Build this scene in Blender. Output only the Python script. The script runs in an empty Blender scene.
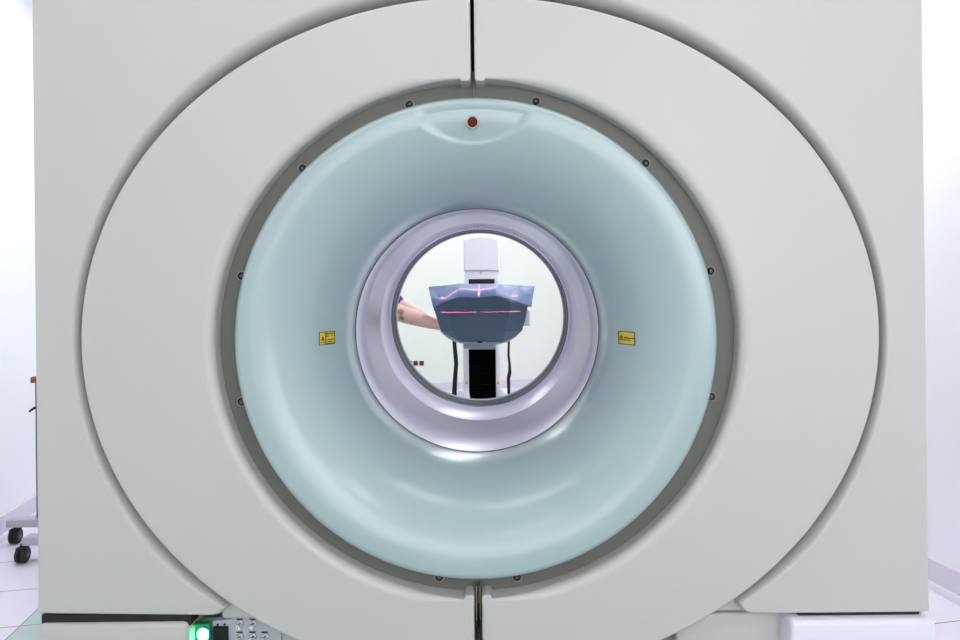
import bpy, bmesh, math, random
from mathutils import Vector, Matrix
PI = math.pi
C = bpy.context.scene.collection
sc = bpy.context.scene

# ------------------------------------------------------------------ camera
CAM = Vector((0.030, -1.580, 1.183))
FPX, VX, VY, ROLL = 640.0, 487.0, 285.0, math.radians(0.6)
cd = bpy.data.cameras.new('camera'); cam = bpy.data.objects.new('camera', cd); C.objects.link(cam)
cd.sensor_width = 36.0; cd.lens = 24.0
cd.shift_x = (480 - VX) / 960; cd.shift_y = (VY - 320) / 960
cd.clip_start = 0.02
cam.location = CAM; cam.rotation_euler = (PI / 2, ROLL, 0)
sc.camera = cam

# ------------------------------------------------------------------ world, exposure, lights
w = bpy.data.worlds.new('world'); sc.world = w; w.use_nodes = True
w.node_tree.nodes['Background'].inputs[0].default_value = (0.8, 0.85, 1, 1)
w.node_tree.nodes['Background'].inputs[1].default_value = 0.3
sc.view_settings.view_transform = 'Standard'; sc.view_settings.look = 'None'
sc.view_settings.gamma = 1; sc.view_settings.use_curve_mapping = False
sc.view_settings.exposure = 0.0
RA = math.radians(10)                      # the room is turned 10 degrees against the scanner
def room(u, v, z=0.0):
    return Vector((u * math.cos(RA) - v * math.sin(RA), u * math.sin(RA) + v * math.cos(RA), z))
UL, UR, VF, VB, HC = -1.995, 1.857, -3.4, 5.45, 2.75
LAMP = 6.6
# (u, v, strength): added, unseen ceiling panels 0.6 x 1.2, in front of, beside and behind the scanner
LAMPS = [(-0.80, -0.30, 2.15), (0.75, -0.30, 2.5), (-1.05, -2.6, 0.40), (1.05, -2.6, 0.60),
         (1.35, 1.3, 2.0), (-1.45, 1.3, 1.3), (-0.95, 2.9, 0.95), (0.95, 2.9, 1.05), (-0.95, 4.5, 0.95), (0.95, 4.5, 0.95)]
WIN_FILL = 2.55                                # strength of the front fill from an added, unseen window

# ------------------------------------------------------------------ materials
def lin(c):
    return tuple(((x / 255) / 12.92 if x / 255 <= 0.04045 else ((x / 255 + 0.055) / 1.055) ** 2.4) for x in c)
MATS = {}
def mat(name, rgb, rough=0.5, metal=0.0, coat=0.0, emit=None, estr=0.0, var=0.0, vscale=8.0, bump=0.0, bscale=200.0, spec=0.5, coatr=0.05):
    if name in MATS: return MATS[name]
    m = bpy.data.materials.new(name); m.use_nodes = True
    nt = m.node_tree; b = nt.nodes['Principled BSDF']
    col = lin(rgb)
    b.inputs['Base Color'].default_value = (*col, 1)
    b.inputs['Roughness'].default_value = rough
    b.inputs['Metallic'].default_value = metal
    b.inputs['Coat Weight'].default_value = coat
    b.inputs['Coat Roughness'].default_value = coatr
    b.inputs['Specular IOR Level'].default_value = spec
    if emit:
        b.inputs['Emission Color'].default_value = (*lin(emit), 1); b.inputs['Emission Strength'].default_value = estr
    tc = nt.nodes.new('ShaderNodeTexCoord')
    if var > 0:
        n = nt.nodes.new('ShaderNodeTexNoise'); n.inputs['Scale'].default_value = vscale; n.inputs['Detail'].default_value = 4
        nt.links.new(tc.outputs['Object'], n.inputs['Vector'])
        mx = nt.nodes.new('ShaderNodeMix'); mx.data_type = 'RGBA'
        mx.inputs[6].default_value = (*[c * (1 - var) for c in col], 1); mx.inputs[7].default_value = (*[min(1, c * (1 + var)) for c in col], 1)
        nt.links.new(n.outputs['Fac'], mx.inputs[0]); nt.links.new(mx.outputs[2], b.inputs['Base Color'])
    if bump > 0:
        n = nt.nodes.new('ShaderNodeTexNoise'); n.inputs['Scale'].default_value = bscale
        nt.links.new(tc.outputs['Object'], n.inputs['Vector'])
        bp = nt.nodes.new('ShaderNodeBump'); bp.inputs['Strength'].default_value = bump; bp.inputs['Distance'].default_value = 0.002
        nt.links.new(n.outputs['Fac'], bp.inputs['Height']); nt.links.new(bp.outputs['Normal'], b.inputs['Normal'])
    MATS[name] = m
    return m

M_WALL = mat('painted_wall', (246, 246, 250), 0.7, var=0.01, vscale=1.5)
M_WALLB = mat('painted_wall_warm', (236, 237, 230), 0.7, var=0.01, vscale=1.5)
M_CEIL = mat('ceiling_paint', (245, 245, 245), 0.8)
M_BASE = mat('baseboard_vinyl', (222, 215, 230), 0.45)
M_BASE2 = mat('baseboard_cove', (236, 233, 242), 0.4)
M_COVER = mat('cover_plastic', (203, 203, 198), 0.38, var=0.012, vscale=3, coat=0.12, coatr=0.25)
M_COREG = mat('housing_grey', (150, 152, 146), 0.6)
M_FLANGE = mat('flange_grey', (110, 110, 103), 0.5)
M_DARK = mat('dark_gap', (26, 26, 24), 0.6)
M_BROWN = mat('seam_rail', (150, 140, 112), 0.45)
M_HORN = mat('bezel_cyan', (168, 190, 190), 0.30, coat=1.0, coatr=0.2)
M_TUN = mat('tunnel_lavender', (238, 233, 251), 0.35, coat=1.0, coatr=0.26)
M_TUN.node_tree.nodes['Principled BSDF'].inputs['Coat IOR'].default_value = 1.6
M_BEZ = mat('rear_bezel_metal', (82, 86, 95), 0.4, metal=0.2)
M_STEEL = mat('bolt_steel', (112, 113, 116), 0.35, metal=1.0)
M_CHROME = mat('chrome', (225, 225, 225), 0.12, metal=1.0)
M_BLACK = mat('black_rubber', (14, 14, 15), 0.6)
M_BLACKM = mat('black_fabric', (4, 4, 5), 0.9, spec=0.1)
M_YEL = mat('label_yellow', (226, 200, 60), 0.5)
M_INK = mat('label_ink', (70, 60, 14), 0.6)
M_SENS = mat('sensor_brown', (100, 36, 12), 0.6, spec=0.2)
M_WHITE = mat('white_enamel', (238, 238, 248), 0.3, coat=0.2)
M_WHITEG = mat('white_enamel_edge', (206, 204, 228), 0.35)
M_PANEL = mat('connector_panel', (190, 196, 200), 0.4)
M_GREEN = mat('green_lamp', (120, 255, 190), 0.3, emit=(90, 255, 175), estr=9.0)
M_GREENR = mat('green_bezel', (30, 130, 80), 0.3)
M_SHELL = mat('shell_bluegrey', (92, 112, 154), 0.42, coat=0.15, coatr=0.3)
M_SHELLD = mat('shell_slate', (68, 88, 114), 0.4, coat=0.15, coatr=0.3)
M_SHELLT = mat('shell_print', (122, 138, 158), 0.5)
M_CRADLE = mat('cradle_grey', (158, 172, 188), 0.4)
M_SKIN = mat('skin', (224, 186, 178), 0.5, var=0.05, vscale=14)
def skin_marks(m, spots):
    nt = m.node_tree; N = nt.nodes; L = nt.links; b = N['Principled BSDF']; src = b.inputs['Base Color'].links[0].from_socket
    tc = N.new('ShaderNodeTexCoord'); nz = N.new('ShaderNodeTexNoise'); nz.inputs['Scale'].default_value = 90; L.new(tc.outputs['Object'], nz.inputs[0])
    for p, rr in spots:
        d = N.new('ShaderNodeVectorMath'); d.operation = 'DISTANCE'; L.new(tc.outputs['Object'], d.inputs[0]); d.inputs[1].default_value = p
        mr = N.new('ShaderNodeMapRange'); mr.inputs[1].default_value = rr; mr.inputs[2].default_value = rr * .5; mr.inputs[3].default_value = 0; mr.inputs[4].default_value = 1.15; mr.clamp = True; L.new(d.outputs['Value'], mr.inputs[0])
        mu = N.new('ShaderNodeMath'); mu.operation = 'MULTIPLY'; L.new(mr.outputs[0], mu.inputs[0]); L.new(nz.outputs['Fac'], mu.inputs[1])
        mx = N.new('ShaderNodeMix'); mx.data_type = 'RGBA'; L.new(mu.outputs[0], mx.inputs[0]); L.new(src, mx.inputs[6]); mx.inputs[7].default_value = (*lin((60, 30, 34)), 1)
        src = mx.outputs[2]
    L.new(src, b.inputs['Base Color'])
M_BLUE = mat('scrub_blue', (34, 52, 140), 0.8, bump=0.3)
M_HAIR = mat('hair_brown', (58, 40, 28), 0.6)
M_SHOE = mat('shoe_white', (225, 225, 228), 0.5)
M_EYE = mat('eye_white', (230, 228, 224), 0.3)
M_IRIS = mat('iris_dark', (50, 38, 30), 0.2)
M_LIP = mat('lip', (176, 104, 96), 0.5)
M_TATT = mat('tattoo_ink', (70, 44, 46), 0.6)
M_SOCK = mat('socket_red', (110, 20, 40), 0.4)
M_SOCKD = mat('socket_dark', (40, 12, 22), 0.4)
M_GREYP = mat('trolley_grey', (182, 180, 190), 0.4)
M_WOOD = mat('brown_wood', (140, 84, 60), 0.5, var=0.15, vscale=20)
M_GLASSW = mat('lamp_diffuser', (250, 250, 250), 0.5)
M_LFRAME = mat('lamp_frame', (230, 230, 232), 0.4)

def floor_mat():
    m = bpy.data.materials.new('tiled_floor'); m.use_nodes = True
    nt = m.node_tree; N = nt.nodes; L = nt.links; b = N['Principled BSDF']
    b.inputs['Roughness'].default_value = 0.28
    tc = N.new('ShaderNodeTexCoord'); sp = N.new('ShaderNodeSeparateXYZ'); L.new(tc.outputs['Object'], sp.inputs[0])
    def M(op, a, b_=None, c=None):
        n = N.new('ShaderNodeMath'); n.operation = op
        for i, v in enumerate((a, b_, c)):
            if v is None: continue
            if isinstance(v, (int, float)): n.inputs[i].default_value = v
            else: L.new(v, n.inputs[i])
        return n.outputs[0]
    u = M('SUBTRACT', sp.outputs[0], -1.485); v = M('SUBTRACT', sp.outputs[1], 0.945 - 3.0)
    gu = M('PINGPONG', u, 0.30); gu2 = M('LESS_THAN', gu, 0.0022)
    gv = M('PINGPONG', v, 0.15); gv2 = M('LESS_THAN', gv, 0.0022)
    grout = M('MAXIMUM', gu2, gv2)
    band = M('MULTIPLY', M('GREATER_THAN', u, 0.0), M('LESS_THAN', u, 2.4))
    nz = N.new('ShaderNodeTexNoise'); nz.inputs['Scale'].default_value = 5; L.new(tc.outputs['Object'], nz.inputs[0])
    m1 = N.new('ShaderNodeMix'); m1.data_type = 'RGBA'; L.new(band, m1.inputs[0])
    m1.inputs[6].default_value = (*lin((236, 230, 243)), 1); m1.inputs[7].default_value = (*lin((186, 204, 202)), 1)
    m2 = N.new('ShaderNodeMix'); m2.data_type = 'RGBA'; m2.blend_type = 'MULTIPLY'; m2.inputs[0].default_value = 0.12
    L.new(m1.outputs[2], m2.inputs[6]); L.new(nz.outputs['Color'], m2.inputs[7])
    m3 = N.new('ShaderNodeMix'); m3.data_type = 'RGBA'; L.new(grout, m3.inputs[0]); L.new(m2.outputs[2], m3.inputs[6])
    m3.inputs[7].default_value = (*lin((120, 112, 126)), 1)
    L.new(m3.outputs[2], b.inputs['Base Color'])
    return m

# ------------------------------------------------------------------ mesh helpers
class MB:
    """collects shapes, links them as one mesh object"""
    def __init__(s): s.v = []; s.f = []; s.m = []; s.mi = 0
    def add(s, vs, fs):
        o = len(s.v); s.v += [tuple(v) for v in vs]; s.f += [tuple(i + o for i in f) for f in fs]; s.m += [s.mi] * len(fs); return s
    def box(s, c, d, rot=None, bev=0.0):
        bm = bmesh.new(); bmesh.ops.create_cube(bm, size=1)
        for v in bm.verts: v.co = Vector((v.co.x * d[0], v.co.y * d[1], v.co.z * d[2]))
        if bev > 0: bmesh.ops.bevel(bm, geom=list(bm.edges), offset=bev, segments=3, profile=0.5, affect='EDGES')
        R = rot if rot is not None else Matrix.Identity(3)
        bm.verts.index_update()
        s.add([R @ v.co + Vector(c) for v in bm.verts], [[v.index for v in f.verts] for f in bm.faces]); bm.free(); return s
    def lathe(s, prof, c=(0, 0, 0), axis=(0, 0, 1), n=32, close=False):
        """prof: (radius, height along axis)"""
        q = Vector((0, 0, 1)).rotation_difference(Vector(axis).normalized()).to_matrix()
        vs = []; P = len(prof)
        for i in range(n):
            a = 2 * PI * i / n
            for r, h in prof: vs.append(q @ Vector((r * math.cos(a), r * math.sin(a), h)) + Vector(c))
        fs = []
        for i in range(n):
            j = (i + 1) % n
            for k in range(P - 1 + (1 if close else 0)):
                k2 = (k + 1) % P
                fs.append((i * P + k, j * P + k, j * P + k2, i * P + k2))
        return s.add(vs, fs)
    def tube(s, pts, r, n=10, caps=True):
        pts = [Vector(p) for p in pts]; R = r if isinstance(r, (list, tuple)) else [r] * len(pts)
        vs = []; up = None
        for i, p in enumerate(pts):
            t = (pts[min(i + 1, len(pts) - 1)] - pts[max(i - 1, 0)]).normalized()
            if up is None: up = t.orthogonal().normalized()
            up = (up - t * up.dot(t)).normalized(); sd = t.cross(up)
            for k in range(n):
                a = 2 * PI * k / n; vs.append(p + (up * math.cos(a) + sd * math.sin(a)) * R[i])
        fs = []
        for i in range(len(pts) - 1):
            for k in range(n):
                k2 = (k + 1) % n; fs.append((i * n + k, i * n + k2, (i + 1) * n + k2, (i + 1) * n + k))
        if caps: fs.append(tuple(range(n - 1, -1, -1))); fs.append(tuple((len(pts) - 1) * n + k for k in range(n)))
        return s.add(vs, fs)
    def build(s, name, m, parent=None, smooth=True, wn=False, angle=40):
        me = bpy.data.meshes.new(name); me.from_pydata(s.v, [], s.f)
        ms = m if isinstance(m, (list, tuple)) else [m]
        for x in ms: me.materials.append(x)
        if len(ms) > 1:
            for p, i in zip(me.polygons, s.m): p.material_index = i
        me.validate()
        bm = bmesh.new(); bm.from_mesh(me); bmesh.ops.recalc_face_normals(bm, faces=bm.faces)
        if smooth:
            for f in bm.faces: f.smooth = True
            for e in bm.edges:
                if len(e.link_faces) == 2 and e.calc_face_angle(0) > math.radians(angle): e.smooth = False
        bm.to_mesh(me); bm.free()
        o = bpy.data.objects.new(name, me); C.objects.link(o)
        if parent is not None:
            o.parent = parent
            pm = world_of(parent)
            o.matrix_parent_inverse = pm.inverted()
        if wn:
            md = o.modifiers.new('wn', 'WEIGHTED_NORMAL'); md.keep_sharp = True; md.weight = 100
        return o
def world_of(o):
    mm = Matrix.LocRotScale(o.location, o.rotation_euler, o.scale)
    if o.parent: mm = world_of(o.parent) @ o.matrix_parent_inverse @ mm
    return mm
def tag(o, label=None, cat=None, group=None, kind=None):
    for k, v in (('label', label), ('category', cat), ('group', group), ('kind', kind)):
        if v: o[k] = v
    return o
def thing(name, loc, label, cat, group=None, rz=0.0):
    o = bpy.data.objects.new(name, None); C.objects.link(o); o.location = loc; o.rotation_euler = (0, 0, rz)
    o.empty_display_size = 0.1
    return tag(o, label, cat, group)
def copy_tree(o, parent=None):
    c = o.copy(); C.objects.link(c)
    if parent is not None: c.parent = parent
    for ch in list(o.children): copy_tree(ch, c)
    return c
def P(px, py, D):
    """photo pixel at distance D in front of the camera -> world point (measuring aid)"""
    dx, dy = px - VX, py - VY
    dx0 = dx - ROLL * dy; dy0 = dy + ROLL * dx
    return Vector((CAM.x + dx0 / FPX * D, CAM.y + D, CAM.z - dy0 / FPX * D))

def zip_cap(c1, c2, p, close=False):
    """triangles between two chains of indices running side by side round the ring centre"""
    fs = []; i = j = 0
    A_ = {k: math.acos(max(-1, min(1, (p[k].z - EZ) / math.hypot(p[k].x, p[k].z - EZ)))) for k in c1 + c2}
    if A_[c1[0]] > A_[c1[-1]]: A_ = {k: PI - a for k, a in A_.items()}
    while i < len(c1) - 1 or j < len(c2) - 1:
        if j == len(c2) - 1: adv = 0
        elif i == len(c1) - 1: adv = 1
        else: adv = 0 if A_[c1[i + 1]] <= A_[c2[j + 1]] else 1
        if adv == 0: fs.append((c1[i], c1[i + 1], c2[j])); i += 1
        else: fs.append((c1[i], c2[j + 1], c2[j])); j += 1
    return fs
def plate(mb, outline, radii, y0, y1, seg=6, back=True, dk=1.0, split=None):
    """2D outline (x,z) counter-clockwise; front at y0 with rounded edge of per-point radius, going back to y1"""
    n = len(outline); pts = [Vector(p) for p in outline]
    nr = []
    for i in range(n):
        a, b, c = pts[i - 1], pts[i], pts[(i + 1) % n]
        e1 = (b - a).normalized(); e2 = (c - b).normalized()
        n1 = Vector((-e1.y, e1.x)); n2 = Vector((-e2.y, e2.x)); k = n1 + n2
        k = k / max(0.35, k.length_squared / 2) if k.length > 1e-6 else n1
        nr.append(k)
    loops = [[(p.x, y1, p.y) for p in pts]]
    for s_ in range(seg + 1):
        t = (PI / 2) * s_ / seg; L = []
        for p, k, r in zip(pts, nr, radii):
            q = p + k * (r * (1 - math.cos(t))); L.append((q.x, y0 + r * (1 - math.sin(t)) * dk, q.y))
        loops.append(L)
    loops.append([((p + k * (r_ + .0015)).x, y0, (p + k * (r_ + .0015)).y) for p, k, r_ in zip(pts, nr, radii)])
    vs = [v for L in loops for v in L]; fs = []
    for l in range(len(loops) - 1):
        for i in range(n):
            j = (i + 1) % n; fs.append((l * n + i, l * n + j, (l + 1) * n + j, (l + 1) * n + i))
    if split is None:
        fs.append(tuple((len(loops) - 1) * n + i for i in range(n)))
        if back: fs.append(tuple(range(n - 1, -1, -1)))
    else:
        a, b = split                       # chain 1: a..b, chain 2: a-1 .. b+1 going the other way
        c1 = list(range(a, b + 1)); c2 = [i % n for i in range(a - 1 + n, b, -1)]
        top = (len(loops) - 1) * n
        for off in (top, 0):
            p = {i: Vector(vs[off + i]) for i in range(n)}
            fs += [tuple(off + i for i in f) for f in zip_cap(c1, c2, p)]
    mb.add(vs, fs)

# ------------------------------------------------------------------ the room
def room_box(mb, u0, u1, v0, v1, z0, z1, bev=0):
    R = Matrix.Rotation(RA, 3, 'Z')
    c = room((u0 + u1) / 2, (v0 + v1) / 2, (z0 + z1) / 2)
    mb.box(c, (u1 - u0, v1 - v0, z1 - z0), R, bev); return mb
def struct(name, mb, m, **k): return tag(mb.build(name, m, smooth=False, **k), kind='structure')
fl = MB().box((0, 0, -0.05), (UR - UL + 0.2, VB - VF + 0.2, 0.1)).build('floor', floor_mat(), smooth=False)
fc = room((UL + UR) / 2, (VF + VB) / 2)
# keep the floor's own coordinates in room axes (u, v) so the tile pattern lines up with the walls
for v in fl.data.vertices: v.co.x += (UL + UR) / 2; v.co.y += (VF + VB) / 2
fl.rotation_euler = (0, 0, RA); tag(fl, kind='structure')
struct('ceiling', room_box(MB(), UL - .1, UR + .1, VF - .1, VB + .1, HC, HC + .1), M_CEIL)
struct('wall_left', room_box(MB(), UL - .1, UL, VF - .1, VB + .1, 0, HC), M_WALL)
struct('wall_right', room_box(MB(), UR, UR + .1, VF - .1, VB + .1, 0, HC), M_WALL)
struct('wall_back', room_box(MB(), UL, UR, VB, VB + .1, 0, HC), M_WALLB)
struct('wall_front', room_box(MB(), UL, UR, VF - .1, VF, 0, HC), M_WALL)
def baseboard(name, a):
    u0, u1, v0, v1 = a
    mb = MB(); room_box(mb, u0, u1, v0, v1, 0.03, 0.118, 0.003)
    mb.mi = 1
    g = 0.008
    if u1 - u0 < 0.1: a2 = (u0 - (g if u0 > 0 else 0), u1 + (g if u0 < 0 else 0), v0, v1)
    else: a2 = (u0, u1, v0 - (g if v0 > 0 else 0), v1 + (g if v0 < 0 else 0))
    room_box(mb, *a2, 0.0, 0.0305, 0.003)
    o = mb.build(name, [M_BASE, M_BASE2], smooth=False); tag(o, kind='structure')
T = 0.012
baseboard('baseboard_left', (UL, UL + T, VF, VB)); baseboard('baseboard_right', (UR - T, UR, VF, VB))
baseboard('baseboard_back', (UL + T + .008, UR - T - .008, VB - T, VB)); baseboard('baseboard_front', (UL + T + .008, UR - T - .008, VF, VF + T))

# unseen window behind the camera, its glowing panes added as front fill
R_ = Matrix.Rotation(RA, 3, 'Z')
wf = MB(); wy = VF + .012
for u0, u1, z0_, z1_ in ((-1.45, -1.40, .80, 2.40), (1.40, 1.45, .80, 2.40), (-1.45, 1.45, .78, .83), (-1.45, 1.45, 2.37, 2.42), (-.02, .02, .83, 2.37)): room_box(wf, u0, u1, VF, VF + .035, z0_, z1_, .003)
wf_o = tag(wf.build('added_window', M_LFRAME, smooth=False), kind='structure')
for bi, (ua, ub, st) in enumerate(((-1.40, -.02, WIN_FILL * .85), (.02, 1.40, WIN_FILL * 1.25))):
    room_box(MB(), ua, ub, VF + .004, VF + .010, .83, 2.37).build('added_fill_pane', mat('fill_pane_glow_%d' % bi, (240, 240, 240), .8, emit=(250, 250, 252), estr=st), wf_o, smooth=False)
# ceiling lamps, unseen and added to supply the light
LDEF = ['over the front of the scanner on the left', 'over the front of the scanner on the right', 'in the near left corner of the room', 'in the near right corner of the room',
        'beside the right edge of the scanner', 'beside the left edge of the scanner', 'behind the scanner on the left', 'behind the scanner on the right', 'by the far wall on the left', 'by the far wall on the right']
for i, (u, v, k) in enumerate(LAMPS):
    p = room(u, v, HC)
    t = thing('added_ceiling_light', p, ('added narrow ceiling light strip, unseen, ' if k > 2.11 else 'added white ceiling light panel, unseen, ') + LDEF[i], 'ceiling light', 'added ceiling light panels', RA)
    f = MB()
    R = Matrix.Rotation(RA, 3, 'Z')
    def loc(x, y, z): return R @ Vector((x, y, z)) + p
    hw, hl = (.3, .6) if k < 2.11 else (.6, .045)      # the two fittings over the scanner are narrow and turned across it for a rim highlight
    for sx in (-1, 1): f.box(loc(sx * hw, 0, -.012), (.03, hl * 2 + .03, .024), R, .004)
    for sy in (-1, 1): f.box(loc(0, sy * hl, -.012), (hw * 2 - .03, .03, .024), R, .004)
    f.build('frame', M_LFRAME, t)
    col = (255, 251, 248) if v < 0 else (246, 248, 252)
    m = mat('lamp_glow_%d' % i, (250, 250, 250), 0.5, emit=col, estr=LAMP * k)
    MB().box(loc(0, 0, -.008), (hw * 2 - .035, hl * 2 - .035, .01), R).build('diffuser', m, t, smooth=False)

# ------------------------------------------------------------------ the scanner
CX, CZ = 0.0, 1.051            # bore axis
EX, EZ = 0.012, 1.055          # centre of the elliptic ring cover
EA, EB = 0.982, 0.838
GL, GR, GT = -1.092, 1.118, 2.14
scan = thing('scanner', (0.0, 0.53, 0.0), 'large white ring-shaped scanner gantry with pale blue funnel around the bore', 'medical scanner')

def ell(a, b, t, cx=EX, cz=EZ): return (cx + a * math.cos(t), cz + b * math.sin(t))

# corner panels, left and right
def side_panel(sgn):
    gap = 0.006; GA, GB = EA + 0.014, EB + 0.014
    xo = GL if sgn < 0 else GR
    zb_o, zb_i = (0.380, 0.367) if sgn < 0 else (0.361, 0.357)
    pts, rad = [], []
    # inner end of the elliptic edge at the bottom
    tip_z = 0.395
    s_ = (tip_z - EZ) / GB; ang = math.asin(s_)
    t_bot = PI - ang if sgn < 0 else ang                # angle of the tip
    t_top = PI / 2 + 0.0
    t0 = t_bot; t1 = t_top
    N = 90
    arc = []
    for i in range(N + 1):
        t = t0 + (t1 - t0) * i / N
        x, z = ell(GA, GB, t)
        r = (0.013 + 0.022 * min(1, abs(math.sin(t)) * 1.15) ** 1.5)
        r = r * (0.35 + 0.65 * min(1, i / 9))
        arc.append(((x, z), r))
    xm = CX + sgn * gap
    arc = [a for a in arc if (a[0][0] - xm) * sgn > 0.018]
    arc[-1] = (arc[-1][0], .014); arc[-2] = (arc[-2][0], .020); arc[-3] = (arc[-3][0], .028)
    zt = arc[-1][0][1]
    poly = []
    tipx = arc[0][0][0]
    poly += arc
    poly.append(((xm, zt + 0.001), 0.012)); poly.append(((xm, GT - 0.002), 0.012)); 
    for k in range(1, 30): poly.append(((xm + (xo - sgn * .03 - xm) * k / 30, GT), 0.012))
    # top outer corner rounded
    for k in range(7):
        a = (PI / 2) * k / 6
        poly.append(((xo - sgn * (0.03 - 0.03 * math.sin(a)), GT - 0.03 + 0.03 * math.cos(a)), 0.012))
    for k in range(1, 30): poly.append(((xo, GT - .03 + (zb_o + .012 - GT + .03) * k / 30), 0.009))
    for k in range(5):
        a = (PI / 2) * k / 4
        poly.append(((xo - sgn * (0.010 - 0.010 * math.cos(a)), zb_o + 0.010 - 0.010 * math.sin(a)), 0.007))
    # bottom edge going inwards to the rounded tip
    x_end = tipx + sgn * 0.045
    for k in range(1, 12):
        f = k / 11; poly.append(((xo - sgn * 0.012 + (x_end - xo + sgn * .012) * f, zb_o + (zb_i - zb_o) * f), 0.006 + 0.006 * f))
    cxx = x_end; 
    for (dx, dz) in ((0.016, 0.002), (0.028, 0.007), (0.037, 0.014), (0.0425, 0.021)):
        poly.append(((x_end - sgn * dx, zb_i + dz), 0.012))
    pts = [p for p, r in poly]; rad = [r for p, r in poly]; n_ = len(pts); sp_ = (0, len(arc) - 1)
    A = sum(pts[i - 1][0] * pts[i][1] - pts[i][0] * pts[i - 1][1] for i in range(len(pts)))
    if A < 0: pts.reverse(); rad.reverse(); sp_ = (n_ - len(arc), n_ - 1)
    mb = MB(); plate(mb, pts, rad, 0.0, 0.150, seg=12, dk=3.4, split=sp_)
    return mb.build('side_panel', M_COVER, scan, wn=True, angle=60)
side_panel(-1); side_panel(1)

# ring cover halves
def sm01(t): return t * t * (3 - 2 * t)
def ring_cover(sgn):
    pts, rad = [], []
    gt, gb = 0.0045, 0.0095                 # half gap at the top and at the bottom
    RI = 0.640
    # outer arc from the top seam to the bottom seam
    N = 120
    for i in range(N + 1):
        t = PI / 2 + sgn * -1 * PI * i / N
        x, z = ell(EA, EB, t)
        lim = gt if z > EZ else gb
        if (x - CX) * sgn > lim + 0.012: pts.append((x, z)); rad.append(0.008)
    def vx(z): return CX + sgn * (gt + (gb - gt) * min(1, max(0, (1.9 - z) / 1.7)))
    zbo = EZ - EB; zto = EZ + EB
    pts.append((vx(zbo), zbo + .0004)); rad.append(0.008)
    # bottom seam going up, tab, inner arc, tab, top seam
    zi = CZ - math.sqrt(RI ** 2 - .03 ** 2)
    tab = 0.010
    split_b = len(pts) - 1
    for k in range(1, 6): pts.append((vx(zbo), zbo + (zi + tab - .010 - zbo) * k / 6)); rad.append(0.008)
    for k in range(5):
        a = PI / 2 * k / 4; pts.append((vx(zi) + sgn * .007 * (1 - math.cos(a)), zi + tab - .007 + .007 * math.sin(a))); rad.append(0.004)
    pts.append((vx(zi) + sgn * .021, zi + tab)); rad.append(0.004)
    pts.append((vx(zi) + sgn * .0265, zi + .0005)); rad.append(0.004)
    a0 = math.asin((0.033) / RI)
    M = 140
    for i in range(M + 1):
        t = -PI / 2 + sgn * (a0 + (PI - 2 * a0) * i / M)
        pts.append((CX + .0035 * abs(math.cos(t)) + (RI + .0095 * math.cos(t) ** 2) * math.cos(t), CZ + RI * math.sin(t)))
        rad.append(0.0045 + 0.0175 * sm01(min(1, i / 12, (M - i) / 12)))
    zi2 = CZ + math.sqrt(RI ** 2 - .03 ** 2); tb = 0.006
    pts.append((vx(zi2) + sgn * .0275, zi2 - .0005)); rad.append(0.0042)
    pts.append((vx(zi2) + sgn * .021, zi2 - tb)); rad.append(0.0042)
    for k in range(5):
        a = PI / 2 * k / 4; pts.append((vx(zi2) + sgn * .008 * (1 - math.sin(a)), zi2 - tb + .008 - .008 * math.cos(a))); rad.append(0.0042)
    for k in range(1, 6): pts.append((vx(zto), zi2 + .01 + (zto - .012 - zi2 - .01) * k / 6)); rad.append(0.005 + .0006 * k)
    pts.append((vx(zto), zto - .0004)); rad.append(0.008)
    A = sum(pts[i - 1][0] * pts[i][1] - pts[i][0] * pts[i - 1][1] for i in range(len(pts)))
    n_ = len(pts); sp_ = (0, split_b - 1)
    if A < 0: pts.reverse(); rad.reverse(); sp_ = (n_ - split_b, n_ - 1)
    mb = MB(); plate(mb, pts, rad, -0.010, 0.140, seg=6, split=sp_)
    return mb.build('ring_cover', M_COVER, scan, wn=True, angle=60)
ring_cover(-1); ring_cover(1)

# housing behind the covers: box with a round passage
def rect_pt(a, x0, x1, z0, z1):
    c, s_ = math.cos(a), math.sin(a)
    k = min(((x1 - CX) if c > 0 else (CX - x0)) / max(abs(c), 1e-9), ((z1 - CZ) if s_ > 0 else (CZ - z0)) / max(abs(s_), 1e-9))
    return CX + c * k, CZ + s_ * k
x0, x1, z0, z1 = GL + .006, GR - .006, 0.0, GT - .008
angs = sorted(set([2 * PI * i / 128 for i in range(128)] + [math.atan2(z - CZ, x - CX) % (2 * PI) for x in (x0, x1) for z in (z0 + .28, z1)]))
mb = MB(); vs = []; n = len(angs)
zlow = 0.28
rings = [(0.678, .156), ('r', .156), ('r', 1.13), (0.372, 1.13)]
for a in angs:
    for r, y in rings:
        if r == 'r': x, z = rect_pt(a, x0, x1, zlow, z1)
        else: x, z = CX + r * math.cos(a), CZ + r * math.sin(a)
        vs.append((x, y, z))
fs = []
for i in range(n):
    j = (i + 1) % n
    for k in range(3): fs.append((i * 4 + k, j * 4 + k, j * 4 + k + 1, i * 4 + k + 1))
mb.add(vs, fs); mb.build('housing', M_COVER, scan, smooth=False)
# flange at the bottom of the recess
mb = MB(); mb.lathe([(0.575, .17), (0.575, .046), (0.620, .042), (0.671, .036), (0.679, .06), (0.679, .17)], (CX, 0, CZ), (0, 1, 0), 160)
fl_o = mb.build('recess_flange', M_FLANGE, scan)
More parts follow.
